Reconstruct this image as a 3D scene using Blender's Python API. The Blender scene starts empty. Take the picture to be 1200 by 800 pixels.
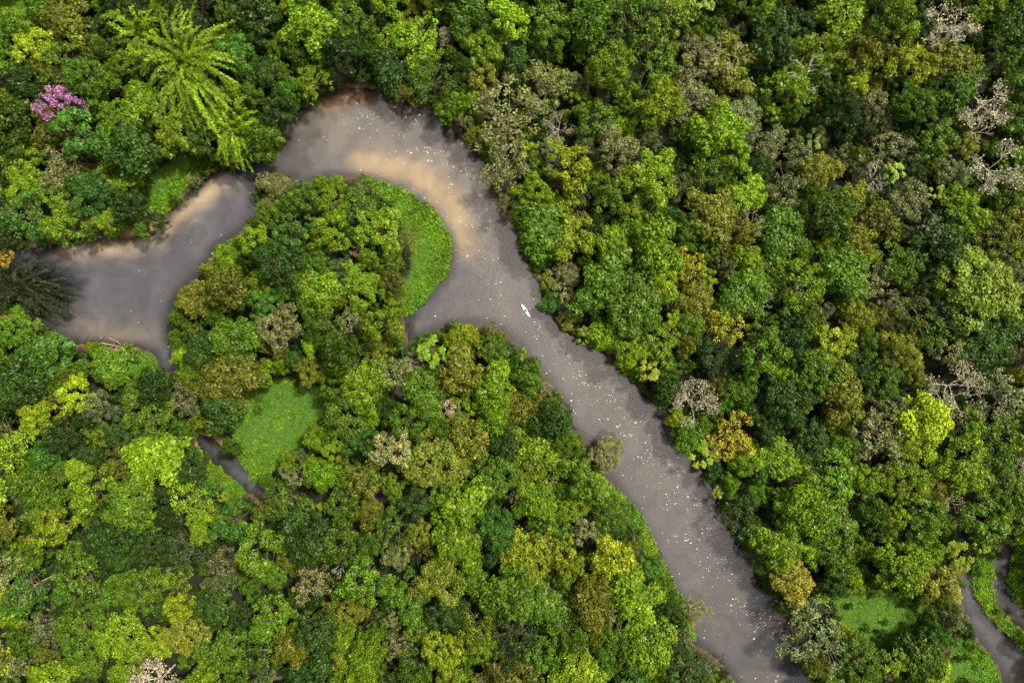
import bpy, math, random
import numpy as np
from mathutils import Vector, Matrix
random.seed(11); rng=np.random.default_rng(7)
H=200.0; S=0.25
sc=bpy.context.scene
sc.view_settings.view_transform='Standard'; sc.view_settings.look='None'; sc.view_settings.exposure=0

# ------------------------------------------------------------- helpers
def W(p,z=0.0):
    p=np.asarray(p,float); k=(H-z)/H
    return np.stack([(p[...,0]-600)*S*k,(400-p[...,1])*S*k],-1)
def sd_poly(P,poly):
    P=np.asarray(P,float); V=np.asarray(poly,float)
    d=np.full(len(P),1e18); ins=np.zeros(len(P),bool)
    for i in range(len(V)):
        a=V[i]; b=V[(i+1)%len(V)]; e=b-a; w=P-a
        t=np.clip((w@e)/max(e@e,1e-9),0,1)
        q=w-t[:,None]*e; d=np.minimum(d,(q**2).sum(1))
        c=(a[1]>P[:,1])!=(b[1]>P[:,1])
        if abs(e[1])>1e-9:
            xi=a[0]+(P[:,1]-a[1])*e[0]/e[1]
            ins^=c&(P[:,0]<xi)
    return np.where(ins,-1,1)*np.sqrt(d)
def sd_union(P,polys):
    r=np.full(len(P),1e9)
    for q in polys: r=np.minimum(r,sd_poly(P,q))
    return r
def seg_dist(P,pl):
    d=np.full(len(P),1e18); V=np.asarray(pl,float)
    for i in range(len(V)-1):
        a=V[i]; e=V[i+1]-a; w=P-a
        t=np.clip((w@e)/(e@e),0,1); q=w-t[:,None]*e
        d=np.minimum(d,(q**2).sum(1))
    return np.sqrt(d)
_wv=[(rng.normal(size=2),rng.uniform(0,6.28)) for _ in range(40)]
def noise(P,scale,seed=0):
    r=0; 
    for k in range(8):
        w,ph=_wv[(seed*7+k)%40]
        w=w/np.linalg.norm(w)*(0.6+0.25*k)
        r=r+np.sin(P[:,0]*w[0]/scale*3+P[:,1]*w[1]/scale*3+ph+k)
    return r/8*1.6
def sstep(a,b,x):
    t=np.clip((x-a)/(b-a),0,1); return t*t*(3-2*t)

# ------------------------------------------------------------- traced layout (map)
river=[(-400,250),(-60,285),(0,292),(40,292),(75,285),(110,280),(150,280),(185,272),(203,245),(230,220),(255,197),(290,195),(312,182),(332,172),(338,148),(350,128),(380,110),(402,104),(432,106),(456,112),(478,120),(500,134),(525,150),(545,165),(566,182),(574,200),(571,225),(585,250),(605,272),(615,292),(626,315),(634,335),(632,352),(645,377),(660,391),(682,402),(706,417),(716,427),(738,443),(762,468),(780,492),(796,522),(820,547),(836,578),(850,612),(870,646),(890,682),(910,712),(930,747),(950,800),(1040,930),(1180,1300),
(1050,1300),(940,950),(862,800),(850,780),(832,762),(812,750),(806,722),(790,695),(775,660),(760,630),(745,600),(725,570),(700,545),(690,520),(670,500),(660,470),(645,445),(622,427),(612,405),(590,386),(560,376),(525,379),(500,391),(478,403),(478,385),(476,372),(490,360),(510,341),(527,317),(529,292),(519,268),(501,246),(472,226),(442,212),(420,206),(385,207),(360,212),(325,210),(300,214),(295,230),(303,246),(282,270),(250,292),(236,318),(208,345),(200,365),(195,395),(207,412),(208,436),(190,432),(180,412),(160,407),(130,406),(105,403),(80,401),(60,387),(30,371),(0,361),(-60,345),(-400,330)]
streamA=[(1128,672),(1140,670),(1141,690),(1150,718),(1165,733),(1190,752),(1240,785),(1260,900),(1230,900),(1185,815),(1170,780),(1150,752),(1135,730),(1126,700)]
streamB=[(1172,640),(1187,632),(1184,660),(1181,690),(1187,708),(1215,724),(1300,740),(1300,760),(1215,742),(1190,732),(1172,712),(1166,685),(1168,655)]
streamC=[(228,508),(245,512),(262,526),(285,548),(312,574),(310,585),(292,574),(270,557),(252,541),(234,524)]
poolD=[(438,583),(448,578),(456,588),(446,600)]
poolE=[(455,452),(468,450),(470,466),(458,470)]
waters=[river,streamA,streamB,streamC,poolD,poolE]
grass=[[(425,206),(450,214),(475,223),(505,243),(524,270),(531,300),(520,325),(492,357),(476,372),(468,345),(484,315),(482,282),(458,245)],
[(172,250),(165,215),(205,188),(254,166),(242,192),(217,217),(197,247)],
[(286,450),(325,444),(378,452),(382,488),(350,530),(322,550),(300,568),(280,536),(270,502),(280,470)],
[(222,518),(252,545),(287,577),(270,588),(240,562)],
[(140,415),(175,415),(190,440),(165,446)],
[(975,700),(1010,684),(1065,686),(1090,715),(1060,762),(1015,757),(985,735)],
[(1105,775),(1125,750),(1160,765),(1178,810),(1110,815)],
[(1140,645),(1168,640),(1164,690),(1172,718),(1195,738),(1215,748),(1215,770),(1180,742),(1155,715),(1140,690)],
[(1188,640),(1230,650),(1230,720),(1190,706),(1184,680)],
[(716,570),(748,598),(764,630),(779,660),(794,693),(810,722),(814,746),(804,735),(780,690),(758,650),(734,605)],
[(-40,-30),(35,-30),(38,8),(10,22),(-40,25)],
[(0,350),(40,365),(30,372),(0,362)]]
KX,KY=W((616,364))

# ------------------------------------------------------------- materials
def newmat(name):
    m=bpy.data.materials.new(name); m.use_nodes=True
    nt=m.node_tree; b=nt.nodes['Principled BSDF']; return m,nt,b
def N(nt,t,**k):
    n=nt.nodes.new(t)
    for a,v in k.items(): setattr(n,a,v)
    return n
def mixmul(nt,a,b,fac=1.0,mode='MULTIPLY'):
    n=N(nt,'ShaderNodeMix',data_type='RGBA',blend_type=mode); n.inputs[0].default_value=fac
    nt.links.new(a,n.inputs[6]); nt.links.new(b,n.inputs[7]); return n.outputs[2]
def foliage_mat(name,trans=0.20):
    m,nt,b=newmat(name); nt.nodes.remove(b)
    oi=N(nt,'ShaderNodeObjectInfo'); at=N(nt,'ShaderNodeAttribute',attribute_name='tint')
    c=mixmul(nt,oi.outputs['Color'],at.outputs['Color'])
    df=N(nt,'ShaderNodeBsdfDiffuse'); nt.links.new(c,df.inputs[0])
    tr=N(nt,'ShaderNodeBsdfTranslucent'); nt.links.new(c,tr.inputs[0])
    mx=N(nt,'ShaderNodeMixShader'); mx.inputs[0].default_value=trans
    nt.links.new(df.outputs[0],mx.inputs[1]); nt.links.new(tr.outputs[0],mx.inputs[2])
    gl=N(nt,'ShaderNodeBsdfGlossy'); gl.inputs['Roughness'].default_value=.4; gl.inputs['Color'].default_value=(1,1,1,1)
    m2=N(nt,'ShaderNodeMixShader'); m2.inputs[0].default_value=.018
    nt.links.new(mx.outputs[0],m2.inputs[1]); nt.links.new(gl.outputs[0],m2.inputs[2])
    nt.links.new(m2.outputs[0],nt.nodes['Material Output'].inputs[0]); return m
M_leaf=foliage_mat('foliage')
def flat_mat(name,col,rough=0.8,var=0.3,scale=3.0):
    m,nt,b=newmat(name)
    nz=N(nt,'ShaderNodeTexNoise'); nz.inputs['Scale'].default_value=scale; nz.inputs['Detail'].default_value=4
    tc=N(nt,'ShaderNodeTexCoord'); nt.links.new(tc.outputs['Object'],nz.inputs[0])
    cr=N(nt,'ShaderNodeValToRGB')
    cr.color_ramp.elements[0].position=.3; cr.color_ramp.elements[1].position=.7
    cr.color_ramp.elements[0].color=[c*(1-var) for c in col]+[1]; cr.color_ramp.elements[1].color=[min(1,c*(1+var)) for c in col]+[1]
    nt.links.new(nz.outputs[0],cr.inputs[0]); nt.links.new(cr.outputs[0],b.inputs['Base Color'])
    b.inputs['Roughness'].default_value=rough; return m
M_bark=flat_mat('bark',(0.15,0.12,0.08),0.9)
M_pale=flat_mat('bleached_bark',(0.70,0.66,0.52),0.85,0.2,1.0)
M_drift=flat_mat('driftwood',(0.36,0.25,0.17),0.9)

# ------------------------------------------------------------- mesh from numpy
def quads_mesh(name,Q,tint,tubes=None,mats=(None,None)):
    nq=len(Q); v=Q.reshape(-1,3)
    f=np.arange(nq*4).reshape(-1,4); nv=len(v)
    if tubes is not None and len(tubes[1]):
        tv=np.array(tubes[0],float); tf=np.array(tubes[1],int)+nv
        v=np.vstack([v,tv]); f=np.vstack([f,tf])
    me=bpy.data.meshes.new(name)
    me.vertices.add(len(v)); me.vertices.foreach_set('co',v.astype(np.float32).ravel())
    me.loops.add(len(f)*4); me.loops.foreach_set('vertex_index',f.astype(np.int32).ravel())
    me.polygons.add(len(f)); me.polygons.foreach_set('loop_start',(np.arange(len(f))*4).astype(np.int32))
    me.polygons.foreach_set('loop_total',np.full(len(f),4,np.int32))
    mi=np.zeros(len(f),np.int32); mi[nq:]=1; me.polygons.foreach_set('material_index',mi)
    a=me.color_attributes.new('tint','FLOAT_COLOR','POINT')
    c=np.ones((len(v),4),np.float32)
    if nq: c[:nq*4,:3]=np.repeat(tint,4,axis=0)
    a.data.foreach_set('color',c.ravel())
    for m in mats: me.materials.append(m)
    me.update(calc_edges=True); return me
def tube(T,p,q,r0,r1,n=4):
    p=np.array(p,float); q=np.array(q,float); d=q-p; L=np.linalg.norm(d)
    if L<1e-4: return
    d/=L; u=np.cross(d,[0.31,0.9,0.2]); u/=np.linalg.norm(u); w=np.cross(d,u)
    b=len(T[0])
    for c,r in ((p,r0),(q,r1)):
        for k in range(n):
            a=2*math.pi*k/n; T[0].append(c+r*(math.cos(a)*u+math.sin(a)*w))
    for k in range(n):
        T[1].append((b+k,b+(k+1)%n,b+n+(k+1)%n,b+n+k))
def leaf_quads(C,Nrm,L,Wd,R):
    n=len(C); Nrm=Nrm/np.linalg.norm(Nrm,axis=1,keepdims=True)
    r=R.normal(size=(n,3)); u=np.cross(Nrm,r); u/=np.linalg.norm(u,axis=1,keepdims=True); w=np.cross(Nrm,u)
    L=np.asarray(L).reshape(-1,1); Wd=np.asarray(Wd).reshape(-1,1)
    return np.stack([C-u*L*.5,C-w*Wd*.5+u*L*.08,C+u*L*.5,C+w*Wd*.5+u*L*.08],1)

def broadleaf(name,seed,R0=5.0,Ht=13.0,nclump=30,cr=(0.9,1.6),leaf=(0.5,0.3),dens=26,flat=0.55,tv=0.36,sparse=1.0,lob=.7):
    R=np.random.default_rng(seed); T=([],[])
    ph=R.uniform(0,6.28,4); am=R.uniform(0.08,0.24,4)
    def outl(t): return R0*(1-0.12+sum(am[k]*np.sin((k+2)*t+ph[k]) for k in range(4))*lob)
    cl=[]; tries=0
    while len(cl)<nclump and tries<4000:
        tries+=1
        t=R.uniform(0,6.28); rho=math.sqrt(R.uniform(0,1)); rr=rho*outl(t)
        cz=Ht-flat*R0+flat*R0*math.sqrt(max(0,1-rho**2*.95))+R.normal()*0.45
        if rho>.85: cz-=R.uniform(0,1.5)
        r=R.uniform(*cr)*(1.1-0.25*rho)
        x,y=rr*math.cos(t),rr*math.sin(t)
        if all((x-c[0])**2+(y-c[1])**2+(cz-c[2])**2>(0.62*(r+c[3]))**2 for c in cl): cl.append((x,y,cz,r))
    for k in range(int(nclump*.3)):
        t=R.uniform(0,6.28); rr=outl(t)*R.uniform(.65,.9); cl.append((rr*math.cos(t),rr*math.sin(t),Ht-flat*R0-R.uniform(.6,2.8),R.uniform(*cr)*.9))
    Cs=[];Ns=[];Ts=[];Ls=[]
    for (x,y,z,r) in cl:
        n=int(dens*4*math.pi*r*r*.5*R.uniform(.8,1.15)*sparse)
        d=R.normal(size=(n,3)); d[:,2]=np.abs(d[:,2])*1.0-0.25*R.random(n)
        d/=np.linalg.norm(d,axis=1,keepdims=True)
        lump=1+0.22*np.sin(d[:,0]*5+x*3)*np.sin(d[:,1]*5+y*3+d[:,2]*4)+.10*np.sin(d[:,0]*13+y*7)*np.sin(d[:,1]*12+x*5)
        rad=(r*lump*(1.06-0.44*R.random(n)**1.5))[:,None]*(1+.10*np.abs(R.normal(size=(n,1)))*(R.random((n,1))<.25))
        c=np.array([x,y,z])+d*rad*np.array([1.08,1.08,.95])
        Cs.append(c); Ns.append(d*.9+R.normal(size=(n,3))*.42+np.array([0,0,.2]))
        ct=np.exp(R.normal()*tv*.38); hue=R.normal()*.05
        b=ct*np.exp(R.normal(size=n)*tv)
        t=np.stack([b*(1+hue+R.normal(size=n)*.07),b,b*(1-hue)*np.exp(R.normal(size=n)*.25)],1)
        Ts.append(np.clip(t,.15,2.6)); Ls.append(np.exp(R.normal(size=n)*.25))
    C=np.vstack(Cs);Nn=np.vstack(Ns);Tt=np.vstack(Ts);L=np.concatenate(Ls)
    Q=leaf_quads(C,Nn,leaf[0]*L,leaf[1]*L,R)
    fork=Ht-flat*R0-R0*.75
    lean=R.normal(size=2)*.4
    tube(T,(0,0,-1.0),(lean[0]*.5,lean[1]*.5,fork*.5),.34,.27,6); tube(T,(lean[0]*.5,lean[1]*.5,fork*.5),(lean[0],lean[1],fork),.27,.22,6)
    nb=6; mains=[]
    for k in range(nb):
        a=6.283*k/nb+R.normal()*.2; e=(lean[0]+math.cos(a)*R0*.42,lean[1]+math.sin(a)*R0*.42,fork+R0*.5)
        tube(T,(lean[0],lean[1],fork),e,.17,.10,5); mains.append(np.array(e))
    mains.append(np.array((lean[0],lean[1],fork+R0*.4))); tube(T,(lean[0],lean[1],fork),mains[-1],.18,.12,5)
    for c in cl:
        p=np.array(c[:3]); k=min(range(len(mains)),key=lambda i:np.linalg.norm(mains[i]-p)); tube(T,mains[k],p+np.array([0,0,c[3]*.3]),.08,.03,3)
    return quads_mesh(name,Q,Tt,T,(M_leaf,M_bark))

def branching(T,R,p,d,L,r,lev,tips,spread=.5):
    q=p+d*L; mid=p+d*L*.5+R.normal(size=3)*L*.07
    tube(T,p,mid,r,r*.82,4); tube(T,mid,q,r*.82,r*.62,4)
    if lev==0: tips.append(q); return
    n=2 if R.random()<.72 else 3
    for k in range(n):
        nd=d+R.normal(size=3)*spread; nd[2]=abs(nd[2])*.55+.05; nd/=np.linalg.norm(nd)
        branching(T,R,q,nd,L*R.uniform(.66,.9),r*.66,lev-1,tips,spread)
    if lev>=2: tips.append(q)
def baretree(name,seed,Ht=12,leaves=0,rt=.26,bark=None):
    R=np.random.default_rng(seed); T=([],[]); tips=[]
    f=Ht*.55; tube(T,(0,0,-1),(0.2,0.1,f),rt*1.2,rt,6)
    n=4
    for k in range(n):
        a=6.283*k/n+R.normal()*.4; d=np.array([math.cos(a),math.sin(a),.7+R.random()*.6]); d/=np.linalg.norm(d)
        branching(T,R,np.array([.2,.1,f]),d,Ht*.17,rt*.66,4,tips)
    tips=np.array(tips)
    if leaves:
        idx=R.integers(0,len(tips),leaves); C=tips[idx]+R.normal(size=(leaves,3))*.45
        b=np.exp(R.normal(size=leaves)*.4); t=np.stack([b,b*(1+R.normal(size=leaves)*.06),b],1)
        Q=leaf_quads(C,R.normal(size=(leaves,3))+np.array([0,0,.6]),np.full(leaves,.42),np.full(leaves,.26),R)
    else: Q=np.zeros((0,4,3)); t=np.zeros((0,3))
    return quads_mesh(name,Q,t,T,(M_leaf,M_pale))
def palmate(name,seed,R0=4,Ht=11,n=16):
    R=np.random.default_rng(seed); T=([],[]); Qs=[];Ts=[]
    tube(T,(0,0,-1),(0,0,Ht*.6),.2,.15,6)
    for k in range(n):
        a=R.uniform(0,6.28); rr=R0*math.sqrt(R.random()); c=np.array([rr*math.cos(a),rr*math.sin(a),Ht-rr*rr/R0*.35+R.normal()*.3])
        tube(T,(0,0,Ht*.6),c-np.array([0,0,.3]),.08,.05,4)
        bt=np.exp(R.normal()*.15)
        for ring,(m,ln,up) in enumerate(((9,1.25,.15),(7,.9,.55),(5,.6,1.0))):
            for j in range(m):
                t=6.283*j/m+R.normal()*.15; d=np.array([math.cos(t),math.sin(t),up*.5]); s=np.array([-math.sin(t),math.cos(t),0])
                l=ln*R.uniform(.8,1.15); q=np.array([c,c+d*l*.55+s*.24*l,c+d*l-np.array([0,0,.22*l]),c+d*l*.55-s*.24*l]); q[:,2]+=ring*.08
                Qs.append(q); b=bt*np.exp(R.normal()*.18); Ts.append((b*(1+ring*.08),b,b*.9))
    return quads_mesh(name,np.array(Qs),np.array(Ts),T,(M_leaf,M_bark))
def bamboo(name,seed,n=80,reach=13.,Ht=13.,bias=None,low=.3):
    R=np.random.default_rng(seed); T=([],[]); C=[];D=[];L=[];Ti=[]
    for k in range(n):
        a=R.uniform(0,6.283); rc=reach*R.uniform(.2,1.0); h=Ht*R.uniform(.75,1.1)
        if bias is not None and R.random()<.24: a=bias+R.normal()*.35; rc=reach*R.uniform(.75,1.25)
        b=np.array([R.normal()*1.6,R.normal()*1.6,0]); dr=np.array([math.cos(a),math.sin(a),0]); pr=b.copy(); bt=np.exp(R.normal()*.32)
        wob=R.normal()*.14
        for s in range(1,15):
            t=s/14; p=b+dr*rc*t**1.9+np.array([-dr[1],dr[0],0])*wob*rc*t*t+np.array([0,0,h*(math.sin(min(t*1.95,3.1)*.95))**.9 if t<.8 else h*(math.sin(.8*1.95*.95))**.9-(t-.8)*h*.8])
            tube(T,pr,p,.07*(1-t*.7),.07*(1-t*.75),3)
            if t>low:
                m=26; ax=p-pr
                cc=pr+ax*R.random((m,1))+R.normal(size=(m,3))*.38*(1.2-t)
                dd=ax/np.linalg.norm(ax)*.9+np.cross(ax/np.linalg.norm(ax),[0,0,1.])*R.choice([-1,1],(m,1))*R.uniform(.3,1.2,(m,1))+np.array([0,0,-.2])+R.normal(size=(m,3))*.15
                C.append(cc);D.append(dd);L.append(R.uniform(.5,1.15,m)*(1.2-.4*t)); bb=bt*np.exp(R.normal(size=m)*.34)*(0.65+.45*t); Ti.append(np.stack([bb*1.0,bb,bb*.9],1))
            pr=p
    C=np.vstack(C);D=np.vstack(D);L=np.concatenate(L)[:,None];Ti=np.vstack(Ti); D/=np.linalg.norm(D,axis=1,keepdims=True)
    s=np.cross(D,np.array([0,0,1.])+R.normal(size=C.shape)*.4); s/=np.linalg.norm(s,axis=1,keepdims=True)
    Q=np.stack([C,C+D*L*.4+s*L*.12,C+D*L,C+D*L*.4-s*L*.12],1)
    return quads_mesh(name,Q,Ti,T,(M_leaf,M_bark))

protoA=[broadleaf('broadleaf_%d'%i,100+i,5,13,nclump=20+4*(i%4),cr=((.75,1.3),(.95,1.6),(1.05,1.9))[i%3],leaf=((.42,.27),(.48,.31),(.54,.35))[(i//2)%3],dens=(27,21,18)[(i//2)%3],flat=(.5,.65,.8)[i%3],lob=(.6,1.0)[i%2]) for i in range(12)]
protoA+=[broadleaf('fine_%d'%i,160+i,5,13,nclump=44,cr=(.6,1.05),leaf=(.36,.23),dens=27,flat=(.5,.7)[i%2],tv=.38,lob=1.0) for i in range(4)]
protoB=[broadleaf('dense_%d'%i,200+i,5,13,nclump=60,cr=(.6,.95),leaf=(.38,.25),dens=28,flat=.6,tv=.28) for i in range(3)]
protoC=[broadleaf('open_%d'%i,300+i,5,13,nclump=38,cr=(.5,1.0),leaf=(.34,.2),dens=26,flat=.6,tv=.38,sparse=.7,lob=1.1) for i in range(5)]
protoP=[palmate('umbrella_%d'%i,400+i) for i in range(3)]
protoD=[baretree('bare_%d'%i,500+i,rt=.25) for i in range(5)]
protoE=[baretree('thin_%d'%i,520+i,leaves=1400,rt=.2) for i in range(5)]
protoS=[broadleaf('shrub_%d'%i,600+i,2.2,3.2,nclump=12,cr=(.5,.85),leaf=(.36,.22),dens=24,flat=.5) for i in range(4)]

# ------------------------------------------------------------- ground sheet
def stretch(lo,hi,step,far):
    a=np.arange(lo,hi+step/2,step); e=[];x=step
    p=hi
    while p<far: x*=1.35; p+=x; e.append(p)
    e2=[];x=step;p=lo
    while p>-far: x*=1.35; p-=x; e2.append(p)
    return np.concatenate([e2[::-1],a,e])
def grid_mesh(name,xs,ys,zf):
    X,Y=np.meshgrid(xs,ys); P=np.stack([X.ravel(),Y.ravel()],1); z,cols=zf(P)
    nx,ny=len(xs),len(ys); I=np.arange(nx*ny).reshape(ny,nx)
    f=np.stack([I[:-1,:-1],I[:-1,1:],I[1:,1:],I[1:,:-1]],-1).reshape(-1,4)
    v=np.column_stack([P,z]); me=bpy.data.meshes.new(name)
    me.vertices.add(len(v)); me.vertices.foreach_set('co',v.astype(np.float32).ravel())
    me.loops.add(len(f)*4); me.loops.foreach_set('vertex_index',f.astype(np.int32).ravel())
    me.polygons.add(len(f)); me.polygons.foreach_set('loop_start',(np.arange(len(f))*4).astype(np.int32)); me.polygons.foreach_set('loop_total',np.full(len(f),4,np.int32))
    me.polygons.foreach_set('use_smooth',np.ones(len(f),bool))
    a=me.color_attributes.new('gcol','FLOAT_COLOR','POINT'); a.data.foreach_set('color',np.column_stack([cols,np.ones(len(v))]).astype(np.float32).ravel())
    me.update(calc_edges=True); o=bpy.data.objects.new(name,me); sc.collection.objects.link(o); return o
Wp=[W(p) for p in waters]; Gp=[W(p,1.0) for p in grass]
sandspots=[((140,268),55,12),((95,285),40,10),((325,125),18,14),((440,106),30,6),((40,375),40,9),((80,397),18,7),((240,515),18,10),((135,400),30,8),((600,262),10,12),((1130,690),8,25)]
def groundf(P):
    px=np.stack([P[:,0]/S+600,400-P[:,1]/S],1)
    sw=sd_union(P,Wp)+noise(P,6,1)*.5+noise(P,2.2,4)*.35-.5
    sg=sd_union(P,Gp)+noise(P,5,2)*.6
    z=np.where(sw<0,np.maximum(sw*.3,-1.6),np.minimum(.12+sw*.12,1.1))+np.where(sw>1,.12*noise(P,9,3),0)
    soil=np.array([.020,.025,.010]); gr=np.array([.07,.17,.012]); sand=np.array([.44,.28,.12]); mud=np.array([.12,.08,.045])
    c=np.tile(soil,(len(P),1)); 
    g=sstep(1.0,-.6,sg)[:,None]; c=c*(1-g)+gr*g
    m=sstep(2.2,.2,np.abs(sw))[:,None]*(1-g); c=c*(1-m)+mud*m
    s=np.zeros(len(P))
    for (cx,cy),rx,ry in sandspots: s=np.maximum(s,np.exp(-((px[:,0]-cx)/rx)**2-((px[:,1]-cy)/ry)**2))
    s=np.clip(s*1.4+noise(P,2.5,2)*.15-.1,0,1)[:,None]; c=c*(1-s)+sand*s
    return z,c
gx=stretch(-165,165,1.0,2500); gy=stretch(-115,115,1.0,2500)
ground=grid_mesh('ground',gx,gy,groundf)
m,nt,b=newmat('ground_soil')
at=N(nt,'ShaderNodeAttribute',attribute_name='gcol'); nz=N(nt,'ShaderNodeTexNoise'); nz.inputs['Scale'].default_value=.9; nz.inputs['Detail'].default_value=8; nz.inputs['Roughness'].default_value=.7
tc=N(nt,'ShaderNodeTexCoord'); nt.links.new(tc.outputs['Object'],nz.inputs[0])
cr=N(nt,'ShaderNodeValToRGB'); cr.color_ramp.elements[0].position=.3; cr.color_ramp.elements[0].color=(.45,.45,.45,1); cr.color_ramp.elements[1].position=.7; cr.color_ramp.elements[1].color=(1.4,1.4,1.4,1)
nt.links.new(nz.outputs[0],cr.inputs[0]); nt.links.new(mixmul(nt,at.outputs['Color'],cr.outputs[0]),b.inputs['Base Color']); b.inputs['Roughness'].default_value=.95
bp=N(nt,'ShaderNodeBump'); bp.inputs['Distance'].default_value=.3; nt.links.new(nz.outputs[0],bp.inputs['Height']); nt.links.new(bp.outputs[0],b.inputs['Normal'])
ground.data.materials.append(m)

# ------------------------------------------------------------- water
def waterf(P):
    px=np.stack([P[:,0]/S+600,400-P[:,1]/S],1)
    base=np.tile(np.array([.100,.098,.108]),(len(P),1))
    def blend(c,col,w): w=np.clip(w,0,1)[:,None]; return c*(1-w)+np.array(col)*w
    nz1=noise(P,14,1); nz2=noise(P,5,3); nz3=noise(P,3,0)
    d=seg_dist(px,[(390,150),(450,165),(510,180),(545,220)]); base=blend(base,(.175,.158,.135),np.exp(-(d/42)**2)*(.8+.3*nz1))
    d=seg_dist(px,[(425,192),(470,198),(505,215),(532,245),(548,285)]); base=blend(base,(.40,.30,.165),np.exp(-(d/(16+5*nz2))**2)*(.85+.1*nz3))
    d=seg_dist(px,[(548,285),(575,330),(590,370)]); base=blend(base,(.155,.138,.115),np.exp(-(d/22)**2)*.4)
    d=seg_dist(px,[(78,290),(120,290),(175,280),(215,245),(260,215)]); base=blend(base,(.44,.35,.24),np.exp(-(d/(12+4*nz2))**2)*.95)
    d=seg_dist(px,[(380,120),(420,112),(460,118)]); base=blend(base,(.28,.14,.05),np.exp(-(d/10)**2)*.8)
    d=seg_dist(px,[(100,385),(150,395),(185,395)]); base=blend(base,(.20,.17,.13),np.exp(-(d/14)**2)*.6)
    d=seg_dist(px,[(700,440),(800,590),(900,790)]); base=blend(base,(.112,.106,.096),np.exp(-(d/60)**2)*.7)
    d=seg_dist(px,[(-30,330),(60,337)]); base=blend(base,(.010,.012,.009),np.exp(-(d/(36+10*nz3))**4)*.96)  # dark foliage reflection in the left bay, painted into the water colour
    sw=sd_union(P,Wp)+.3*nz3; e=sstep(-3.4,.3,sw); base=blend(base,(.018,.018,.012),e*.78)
    base*=(1+.07*nz1+.05*nz2)[:,None]
    return np.zeros(len(P)),base
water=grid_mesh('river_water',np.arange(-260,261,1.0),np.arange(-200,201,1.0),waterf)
m,nt,b=newmat('river_water')
at=N(nt,'ShaderNodeAttribute',attribute_name='gcol'); tc=N(nt,'ShaderNodeTexCoord')
nz=N(nt,'ShaderNodeTexNoise'); nz.inputs['Scale'].default_value=.12; nz.inputs['Detail'].default_value=8; nz.inputs['Roughness'].default_value=.6; nz.inputs['Distortion'].default_value=1.2; nt.links.new(tc.outputs['Object'],nz.inputs[0])
cr=N(nt,'ShaderNodeValToRGB'); cr.color_ramp.elements[0].position=.3; cr.color_ramp.elements[0].color=(.76,.76,.79,1); cr.color_ramp.elements[1].position=.7; cr.color_ramp.elements[1].color=(1.22,1.21,1.17,1)
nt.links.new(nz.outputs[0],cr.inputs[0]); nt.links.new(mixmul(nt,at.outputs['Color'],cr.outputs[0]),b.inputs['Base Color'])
b.inputs['Roughness'].default_value=.03; b.inputs['IOR'].default_value=2.2
n2=N(nt,'ShaderNodeTexNoise'); n2.inputs['Scale'].default_value=.9; n2.inputs['Detail'].default_value=5; nt.links.new(tc.outputs['Object'],n2.inputs[0])
bp=N(nt,'ShaderNodeBump'); bp.inputs['Strength'].default_value=.38; bp.inputs['Distance'].default_value=.1; nt.links.new(n2.outputs[0],bp.inputs['Height']); nt.links.new(bp.outputs[0],b.inputs['Normal'])
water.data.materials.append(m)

# foam flecks
n=44000
pp=np.column_stack([rng.uniform(60,960,n),rng.uniform(100,800,n)]); P=W(pp); sd=sd_poly(P,Wp[0])
dens=.12+.9*np.exp(-(seg_dist(pp,[(440,125),(500,150),(550,195)])/24)**2)+.85*np.exp(-(seg_dist(pp,[(690,430),(760,500),(830,600),(900,740)])/26)**2)+.3*np.exp(-(seg_dist(pp,[(560,230),(600,330),(640,400)])/20)**2)
dens*=np.clip(.65+.8*noise(P,9,2)+.5*noise(P,3,0),.05,1.8); dens[pp[:,0]<400]*=.15
k=(sd<-.8)&(rng.random(n)<dens*.8)&(np.hypot(P[:,0]-KX,P[:,1]-KY)>3.4); P=P[k]; ns=len(P)
vs=[];fs=[]
for x,y in P:
    r=.08+.13*random.random()**2+(.14 if random.random()<.05 else 0); a0=random.random()*6; b0=len(vs); el=random.uniform(.5,1)
    for j in range(6):
        a=a0+j*math.pi/3; q=r*random.uniform(.7,1.2); vs.append((x+q*math.cos(a),y+q*el*math.sin(a),.008))
    fs.append(tuple(range(b0,b0+6)))
me=bpy.data.meshes.new('foam_flecks'); me.from_pydata(vs,[],fs); me.materials.append(flat_mat('foam',(.78,.78,.74),.7,.15)); o=bpy.data.objects.new('foam_flecks',me); sc.collection.objects.link(o)

# ------------------------------------------------------------- marsh grass
Qs=[];Ts=[]
for gi,g in enumerate(grass):
    g=np.array(g,float); lo=g.min(0)-6; hi=g.max(0)+6; area=(hi-lo).prod()*S*S; n=int(area*30)
    pp=np.column_stack([rng.uniform(lo[0],hi[0],n),rng.uniform(lo[1],hi[1],n)]); P=W(pp,1.0)
    sd=sd_poly(P,Gp[gi])+noise(P,4,3)*.7+noise(P,1.6,1)*.5; k=sd<.3; P=P[k]; n=len(P)
    z=.25+rng.random(n)*.9+.5*noise(P,3,1)+.35*noise(P,1.3,2)
    C=np.column_stack([P,np.maximum(z,.1)]); L=rng.uniform(.35,1.0,n)
    q=leaf_quads(C,rng.normal(size=(n,3))*.5+np.array([0,0,.9]),L,L*.28,rng)
    b_=np.exp(rng.normal(size=n)*.3)*(1+.3*noise(P,7,4)+.25*noise(P,2,2)); t=np.stack([b_*(1+.25*noise(P,11,1)),b_,b_*.9],1); Qs.append(q);Ts.append(np.clip(t,.3,2.2))
me=quads_mesh('marsh_grass',np.vstack(Qs),np.vstack(Ts),None,(M_leaf,M_bark)); mg=bpy.data.objects.new('marsh_grass',me); mg.color=(.145,.30,.012,1); sc.collection.objects.link(mg)

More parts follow.
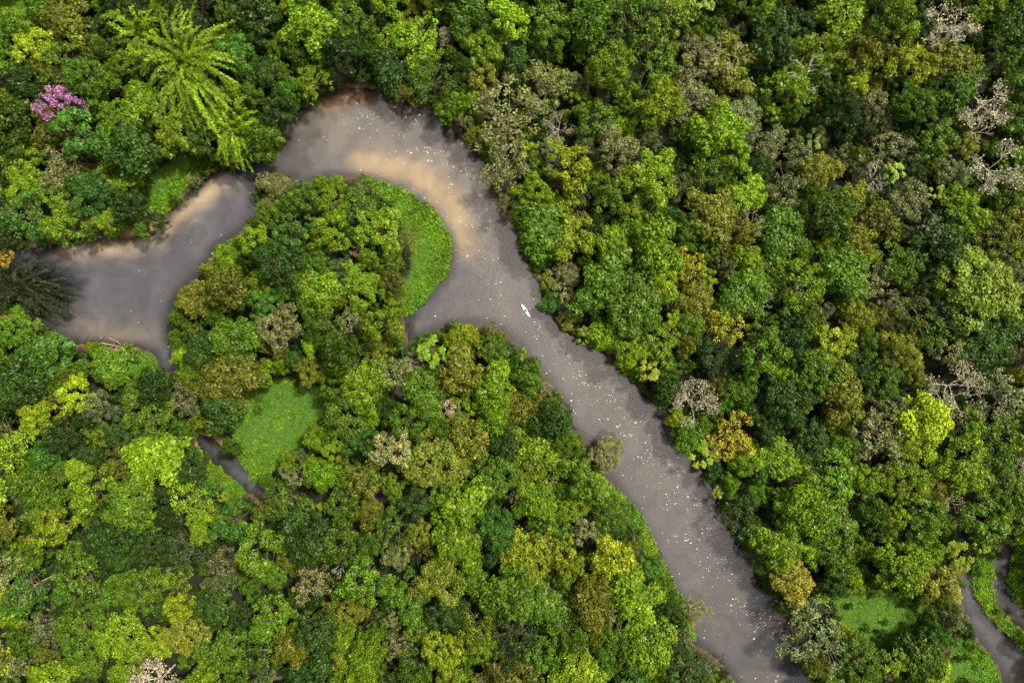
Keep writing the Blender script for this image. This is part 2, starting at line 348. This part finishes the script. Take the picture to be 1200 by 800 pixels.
# ------------------------------------------------------------- trees
forest=bpy.data.objects.new('forest_canopy',None); sc.collection.objects.link(forest)
under=bpy.data.objects.new('understory_shrubs',None); sc.collection.objects.link(under)
G=1.1
PAL={'bright':(.145,.245,.008),'lime':(.215,.295,.010),'mid':(.082,.162,.009),'deep':(.036,.080,.010),'olive':(.148,.178,.015),'grey':(.172,.198,.066),'gold':(.28,.285,.02),'tan':(.40,.37,.23),'emer':(.055,.145,.014)}
def put(me,x,y,z,sx,sz,col,name,parent=None,rot=None):
    o=bpy.data.objects.new(name,me); o.location=(x,y,z); o.scale=(sx,sx*random.uniform(.85,1.15),sz); o.rotation_euler=(0,0,random.uniform(0,6.283) if rot is None else rot)
    o.color=(col[0]*G,col[1]*G,col[2]*G,1); sc.collection.objects.link(o)
    if parent: o.parent=parent
    return o
placed=[]
def jit(c,s=.20):
    b=math.exp(random.gauss(0,s)); h=random.gauss(0,.05); return (c[0]*b*(1+h),c[1]*b,c[2]*b*(1+abs(h)))
special=[((68,120),26,'C',(.46,.20,.38),'pink_flowering_tree',15.5),((1148,336),46,'dense',(.17,.26,.02),'giant_round_tree',17),
((850,382),24,'C',(.35,.35,.02),'yellow_leaved_tree',13),((857,512),28,'C',(.36,.32,.02),'yellow_leaved_tree',14),((806,312),22,'C',(.34,.35,.02),'yellow_leaved_tree',14),((930,682),26,'dense',(.27,.26,.03),'yellow_leaved_tree',13),((2,300),12,'A',(.38,.30,.02),'yellow_leaved_tree',9),
((712,532),20,'B',(.17,.19,.06),'riverside_bush_tree',7),((596,135),40,'C',(.19,.21,.06),'grey_green_tree',15),((592,196),32,'C',(.19,.21,.07),'grey_green_tree',14),((510,540),34,'dense',(.16,.21,.02),'round_crowned_tree',14),((957,742),38,'C',(.13,.18,.06),'grey_green_tree',14),((1182,470),30,'C',(.18,.22,.08),'grey_green_tree',14),((216,470),26,'C',(.13,.15,.05),'grey_green_tree',10),((640,100),30,'C',(.18,.22,.05),'grey_green_tree',14),((322,222),24,'C',(.17,.18,.05),'grey_green_tree',9),((217,745),24,'dense',(.19,.22,.02),'round_crowned_tree',14),((816,715),16,'C',(.2,.2,.05),'riverside_bush_tree',6)]
for (p,r,kd,col,nm,h) in special:
    hc=h*.85; x,y=W(p,hc); rw=r*S*(H-hc)/H
    lst={'dense':protoB,'A':protoA,'B':protoB,'C':protoC}[kd]
    put(random.choice(lst),x,y,0,rw/4.6,h/13,col,nm); placed.append((x,y,rw))
for p,rch,ht,bias,n,col,low in (((215,72),16.5,18,-1.1,160,(.165,.27,.010),.22),((272,145),11,14,-1.4,80,(.165,.27,.010),.22),((165,38),10,15,2.5,60,(.165,.27,.010),.22),((20,335),13.5,6,-.3,60,(.020,.033,.010),.3)):  # last near-black clump added to stand in for the bay's foliage reflection
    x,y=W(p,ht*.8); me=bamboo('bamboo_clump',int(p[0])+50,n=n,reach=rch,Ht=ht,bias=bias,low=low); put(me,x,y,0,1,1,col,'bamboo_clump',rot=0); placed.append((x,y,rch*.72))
for p,s in (((950,88),1.2),((850,62),1.1),((792,125),1.1),((1112,48),1.1),((655,185),.9),((1150,150),.9),((712,718),.7),((397,665),.6),((890,352),1.0),((1030,205),.9),((935,335),.9),((1090,270),.9),((880,260),.9),((30,690),.7),((1120,590),.6)):
    h=15.2*(.85+.15*s); x,y=W(p,h*.9); put(random.choice(protoD),x,y,0,s*.8,h/10.5,(1,1,1),'bare_tree')
GX=np.arange(-260,1461,4.0); GY=np.arange(-220,1021,4.0); A,B=np.meshgrid(GX,GY); AB=np.stack([A.ravel(),B.ravel()],1)
SDW=sd_union(AB,waters).reshape(A.shape); SDG=sd_union(AB,grass).reshape(A.shape)
SDO=np.minimum(SDW,SDG+5)
def look(T_,px,py):
    i=(px-GX[0])/4; j=(py-GY[0])/4
    i=min(max(i,0),len(GX)-1.001); j=min(max(j,0),len(GY)-1.001); a=int(i);b_=int(j); u=i-a;v=j-b_
    return (T_[b_,a]*(1-u)+T_[b_,a+1]*u)*(1-v)+(T_[b_+1,a]*(1-u)+T_[b_+1,a+1]*u)*v
PX=np.zeros((9000,3)); npl=0
for q in placed: PX[npl]=q; npl+=1
def pickcol(px,py):
    n1=float(noise(np.array([[px*S,py*S]]),22,2)[0]); w={}
    right=1/(1+math.exp(-(px-600)/90)); 
    w['bright']=1.8+n1; w['lime']=.35+.5*right+ .4*n1; w['mid']=2.1; w['deep']=1.4-.4*right-.5*n1; w['olive']=.7+.5*right; w['grey']=.6+.3*right; w['gold']=.02*right; w['tan']=.04+.2*right; w['emer']=.3
    ks=list(w); return random.choices(ks,[max(.02,w[k]) for k in ks])[0]
cnt=0
for (r0,r1,tries,fac) in ((4.8,7.0,3200,.80),(3.3,4.8,10000,.78),(2.1,3.3,26000,.80),(1.4,2.1,9000,.86)):
    for t in range(tries):
        x=random.uniform(-185,185); y=random.uniform(-130,130); r=random.uniform(r0,r1)
        h=random.uniform(.78,1.18)*(7.2+1.3*r)
        # trees near the kayak kept low and small so their shade misses it
        if math.hypot(x-KX,y-KY)<17: 
            if r>3.6: continue
            h=min(h,5.5+.12*max(0,math.hypot(x-KX,y-KY)-8)**1.3)
        zc=h*.82; k=H/(H-zc)
        px=x*k/S+600; py=400-y*k/S
        if look(SDO,px,py)<r*k/S*(.80 if r>2.5 else .7): continue
        d2=(PX[:npl,0]-x)**2+(PX[:npl,1]-y)**2
        if npl and (d2<(fac*(r+PX[:npl,2]))**2).any(): continue
        PX[npl]=(x,y,r); npl+=1; cnt+=1
        ck=pickcol(px,py); col=jit(PAL[ck])
        u=random.random()
        if ck=='tan': me=random.choice(protoE); rr=r/4.8; h*=1.12; nm='thin_crowned_tree'
        elif ck=='grey': me=random.choice(protoC+protoA[-4:]); rr=r/4.5; nm='broadleaf_tree'
        elif ck in('lime','emer','bright') and u<.16 and r<4.2: me=random.choice(protoP); rr=r/4.0; h*=13/11; nm='umbrella_tree'
        elif u<.15: me=random.choice(protoB); rr=r/4.5; nm='broadleaf_tree'
        elif u<.28: me=random.choice(protoC); rr=r/4.3; nm='broadleaf_tree'
        else: me=random.choice(protoA); rr=r/4.5; nm='broadleaf_tree'
        put(me,x,y,0,rr,h/13,col,nm,forest)
        if npl>8900: break
cu=0
for t in range(9500):
    x=random.uniform(-175,175); y=random.uniform(-125,125); r=random.uniform(1.4,2.6); z=2.5; k=H/(H-z); px=x*k/S+600; py=400-y*k/S
    dw=look(SDW,px,py)
    if dw<r/S*random.uniform(.4,.75): continue
    sg=look(SDG,px,py); edge=min(sg,dw)<26
    if sg<0:
        if random.random()<(.86 if px<950 else .66): continue
        r*=.5
    elif not edge and random.random()<.65: continue
    c=jit(PAL[random.choice(('mid','deep','bright','emer','mid') if edge else ('deep','mid','deep'))]); put(random.choice(protoS),x,y,.3,r/2.1,random.uniform(.6,1.5)*(.6 if sg<0 else 1),c,'shrub',under); cu+=1
print('TREES',cnt,'SHRUBS',cu,'FOAM',ns)

# ------------------------------------------------------------- logs
def log_obj(name,pts,r):
    T=([],[])
    for i in range(len(pts)-1):
        tube(T,pts[i],pts[i+1],r*(1-.5*i/(len(pts)-1)),r*(1-.5*(i+1)/(len(pts)-1)),7)
    a=np.array(pts[1]); 
    for k in range(3):
        d=rng.normal(size=3); d[2]=abs(d[2])*.3; tube(T,a,a+d*.9,r*.4,r*.12,5)
    me=quads_mesh(name,np.zeros((0,4,3)),np.zeros((0,3)),T,(M_drift,M_drift)); o=bpy.data.objects.new(name,me); sc.collection.objects.link(o)
def LG(a,b,r=.2):
    a=W(a);b=W(b); m_=(a+b)/2+rng.normal(size=2)*.3
    log_obj('fallen_log',[(a[0],a[1],.25),(m_[0],m_[1],.2),(b[0],b[1],.1)],r)
for a,b,r in (((120,402),(145,407),.3),((128,396),(142,404),.2),((35,352),(42,368),.25),((20,372),(84,402),.3),((600,250),(590,243),.2),((135,410),(165,412),.25),((580,262),(597,255),.15),((432,565),(450,600),.2),((700,520),(718,536),.2),((640,352),(626,346),.15),((770,478),(757,472),.15),((852,622),(840,614),.15)): LG(a,b,r)

# ------------------------------------------------------------- kayak + paddler
kx,ky=KX,KY; ang=math.atan2(-14,9.5)
HW=.54
M_hull=flat_mat('kayak_hull',(.86,.90,.92),.4,.03); M_dark=flat_mat('kayak_trim',(.12,.35,.55),.5,.1)
kay=bpy.data.objects.new('kayak',None); kay.location=(kx,ky,.02); kay.rotation_euler=(0,0,ang); sc.collection.objects.link(kay)
def child(me,name,par,mat,mods=()):
    o=bpy.data.objects.new(name,me); me.materials.append(mat); sc.collection.objects.link(o); o.parent=par; return o
ts=np.linspace(-1,1,33); vs=[];fs=[]
for t in ts:
    w=HW*max(.02,(1-abs(t)**2.5)); x=t*2.4; up=.16*abs(t)**3
    vs+= [(x,0,-.1+up*.8),(x,.62*w,-.07+up*.8),(x,w,.08+up),(x,.9*w,.17+up),(x,.45*w,.24+up),(x,0,.27+up),(x,-.45*w,.24+up),(x,-.9*w,.17+up),(x,-w,.08+up),(x,-.62*w,-.07+up)]
for i in range(32):
    for j in range(10):
        if 13<=i<19 and j in(4,5): continue
        a=i*10+j; b_=i*10+(j+1)%10; fs.append((a,a+10,b_+10,b_))
fs.append(tuple(range(10))); fs.append(tuple(range(320,330))[::-1])
me=bpy.data.meshes.new('hull'); me.from_pydata(vs,[],fs)
import bmesh
bm=bmesh.new(); bm.from_mesh(me); bmesh.ops.recalc_face_normals(bm,faces=bm.faces); bm.to_mesh(me); bm.free()
me.polygons.foreach_set('use_smooth',[True]*len(me.polygons)); child(me,'hull',kay,M_hull)
T=([],[]); 
for k in range(24):
    a=k/24*6.2832;b_=(k+1)/24*6.2832; tube(T,(.50*math.cos(a),.25*math.sin(a),.275),(.50*math.cos(b_),.25*math.sin(b_),.275),.022,.022,6)
me=bpy.data.meshes.new('coaming'); me.from_pydata([tuple(v) for v in T[0]],[],T[1]); child(me,'cockpit_coaming',kay,M_dark)
T=([],[])
for x in (-1.5,-1.1,1.1,1.5):
    w=HW*(1-abs(x/2.4)**2.5)*.88; tube(T,(x,-w,.2),(x,0,.31),.012,.012,5); tube(T,(x,0,.31),(x,w,.2),.012,.012,5)
me=bpy.data.meshes.new('deck_lines'); me.from_pydata([tuple(v) for v in T[0]],[],T[1]); child(me,'deck_lines',kay,M_dark)
pad=bpy.data.objects.new('paddle',None); pad.location=kay.location; pad.rotation_euler=kay.rotation_euler; sc.collection.objects.link(pad)
T=([],[]); pa=np.array([.42,-1.05,.42]); pb=np.array([.30,1.05,.85]); tube(T,pa,pb,.016,.016,8)
me=bpy.data.meshes.new('shaft'); me.from_pydata([tuple(v) for v in T[0]],[],T[1]); child(me,'shaft',pad,M_dark)
for nm,e,s in (('blade_low',pa,-1),('blade_high',pb,1)):
    d=(pb-pa)/np.linalg.norm(pb-pa)*s; u=np.array([1,0,.1]); u/=np.linalg.norm(u)
    pr=[(0,.02),(.08,.06),(.2,.09),(.35,.095),(.45,.07),(.48,.02)]; vs=[];fs=[]
    for l,w in pr:
        c=e+d*l
        for off in (.006,-.006):
            nrm=np.cross(d,u)*off
            vs+=[tuple(c+u*w+nrm),tuple(c-u*w+nrm)]
    for i in range(5):
        a=i*4; fs+=[(a,a+1,a+5,a+4),(a+2,a+6,a+7,a+3),(a,a+4,a+6,a+2),(a+1,a+3,a+7,a+5)]
    fs+=[(0,2,3,1),(20,21,23,22)]
    me=bpy.data.meshes.new(nm); me.from_pydata(vs,[],fs); child(me,nm,pad,flat_mat('paddle_blade',(.8,.8,.78),.4,.05))
kp=bpy.data.objects.new('kayaker',None); kp.location=kay.location; kp.rotation_euler=kay.rotation_euler; sc.collection.objects.link(kp)
def skin(name,V,E,R,mat,root=0,sub=2):
    me=bpy.data.meshes.new(name); me.from_pydata(V,E,[]); o=child(me,name,kp,mat)
    md=o.modifiers.new('s','SKIN'); 
    for i,r in enumerate(R):
        sv=me.skin_vertices[0].data[i]; rr=r if isinstance(r,tuple) else (r,r); sv.radius=rr; sv.use_root=(i==root)
    s=o.modifiers.new('u','SUBSURF'); s.levels=sub; s.render_levels=sub; return o
M_shirt=flat_mat('paddling_shirt',(.22,.50,.74),.8,.12); M_skin=flat_mat('skin',(.45,.27,.19),.55,.08); M_hair=flat_mat('hair',(.05,.035,.025),.7,.2)
axv=(pb-pa)/np.linalg.norm(pb-pa); mid=(pa+pb)/2; hl=mid+axv*.33; hr=mid-axv*.33
V=[(-.1,0,.12),(-.12,0,.3),(-.10,0,.48),(-.08,0,.62),(-.07,0,.70),(-.08,.19,.60),(.08,.33,.47),tuple(hl-np.array([.06,0,0])),(-.08,-.19,.60),(.06,-.33,.36),tuple(hr-np.array([.06,0,0])),(-.05,.1,.12),(.40,.11,.17),(.85,.11,.05),(-.05,-.1,.12),(.40,-.11,.17),(.85,-.11,.05)]
E=[(0,1),(1,2),(2,3),(3,4),(3,5),(5,6),(6,7),(3,8),(8,9),(9,10),(0,11),(11,12),(12,13),(0,14),(14,15),(15,16)]
Rr=[(.13,.15),(.12,.15),(.12,.17),(.09,.12),.05,.062,.046,.032,.062,.046,.032,.085,.058,.045,.085,.058,.045]
skin('clothed_body',V,E,Rr,M_shirt)
skin('head',[(-.07,0,.68),(-.06,0,.76),(-.045,0,.83),(-.05,0,.91)],[(0,1),(1,2),(2,3)],[.048,(.062,.07),(.09,.08),(.085,.075)],M_skin)
def ell(name,c,s,mat):
    bm=bmesh.new(); bmesh.ops.create_uvsphere(bm,u_segments=16,v_segments=10,radius=1)
    for v in bm.verts: v.co=Vector((c[0]+v.co.x*s[0],c[1]+v.co.y*s[1],c[2]+v.co.z*s[2]))
    me=bpy.data.meshes.new(name); bm.to_mesh(me); bm.free(); return child(me,name,kp,mat)
ell('hair',(-.065,0,.895),(.098,.088,.085),M_hair); ell('nose',(.055,0,.835),(.018,.012,.02),M_skin)
for s in(1,-1): ell('eye',(.043,.03*s,.86),(.008,.012,.008),M_hair); ell('ear',(-.045,.082*s,.85),(.02,.01,.03),M_skin)
ell('mouth',(.045,0,.795),(.008,.025,.006),flat_mat('lips',(.35,.12,.1),.5,.05))
for nm,hp in(('left_hand',hl),('right_hand',hr)):
    V=[tuple(hp-np.array([.07,0,0])),tuple(hp-np.array([.03,0,-.015]))];E=[(0,1)];Rr=[.028,(.034,.02)]
    for j in range(4):
        o_=axv*(j-1.5)*.021; l=(.9,1,.95,.75)[j]; b0=len(V)
        V+=[tuple(hp+o_+np.array([.0,0,.028])),tuple(hp+o_+np.array([.028*l,0,.012])),tuple(hp+o_+np.array([.018*l,0,-.022]))]; E+=[(1,b0),(b0,b0+1),(b0+1,b0+2)]; Rr+=[.010,.009,.008]
    b0=len(V); V+=[tuple(hp+np.array([-.03,0,-.02])+axv*.02),tuple(hp+np.array([.005,0,-.03])+axv*.01)]; E+=[(1,b0),(b0,b0+1)]; Rr+=[.012,.009]
    skin(nm,V,E,Rr,M_skin)

# ------------------------------------------------------------- light
el=math.radians(58); az=math.radians(55)
w=bpy.data.worlds.new('World'); sc.world=w; w.use_nodes=True; nt=w.node_tree; bg=nt.nodes['Background']
sky=N(nt,'ShaderNodeTexSky',sky_type='NISHITA'); sky.sun_disc=False; sky.sun_elevation=el; sky.sun_rotation=az; sky.dust_density=7; sky.air_density=1.0
tc=N(nt,'ShaderNodeTexCoord'); nz=N(nt,'ShaderNodeTexNoise'); nz.inputs['Scale'].default_value=3.2; nz.inputs['Detail'].default_value=6; nt.links.new(tc.outputs['Generated'],nz.inputs[0])
cr=N(nt,'ShaderNodeValToRGB'); cr.color_ramp.elements[0].position=.4; cr.color_ramp.elements[0].color=(.75,.72,.66,1); cr.color_ramp.elements[1].position=.62; cr.color_ramp.elements[1].color=(2.0,1.8,1.5,1)
nt.links.new(nz.outputs[0],cr.inputs[0]); nt.links.new(mixmul(nt,sky.outputs[0],cr.outputs[0]),bg.inputs[0]); bg.inputs[1].default_value=.10
sl=bpy.data.lights.new('sun','SUN'); sl.energy=4.1; sl.angle=math.radians(4); sl.color=(1,.94,.80); so=bpy.data.objects.new('sun',sl); sc.collection.objects.link(so)
d=Vector((math.sin(az)*math.cos(el),math.cos(az)*math.cos(el),math.sin(el))); so.rotation_euler=d.to_track_quat('Z','Y').to_euler(); so.location=(0,0,150)
cam=bpy.data.cameras.new('camera'); cam.lens=24; cam.sensor_width=36; cam.clip_end=6000; co=bpy.data.objects.new('camera',cam); co.location=(0,0,H); co.rotation_euler=(0,0,0); sc.collection.objects.link(co); sc.camera=co
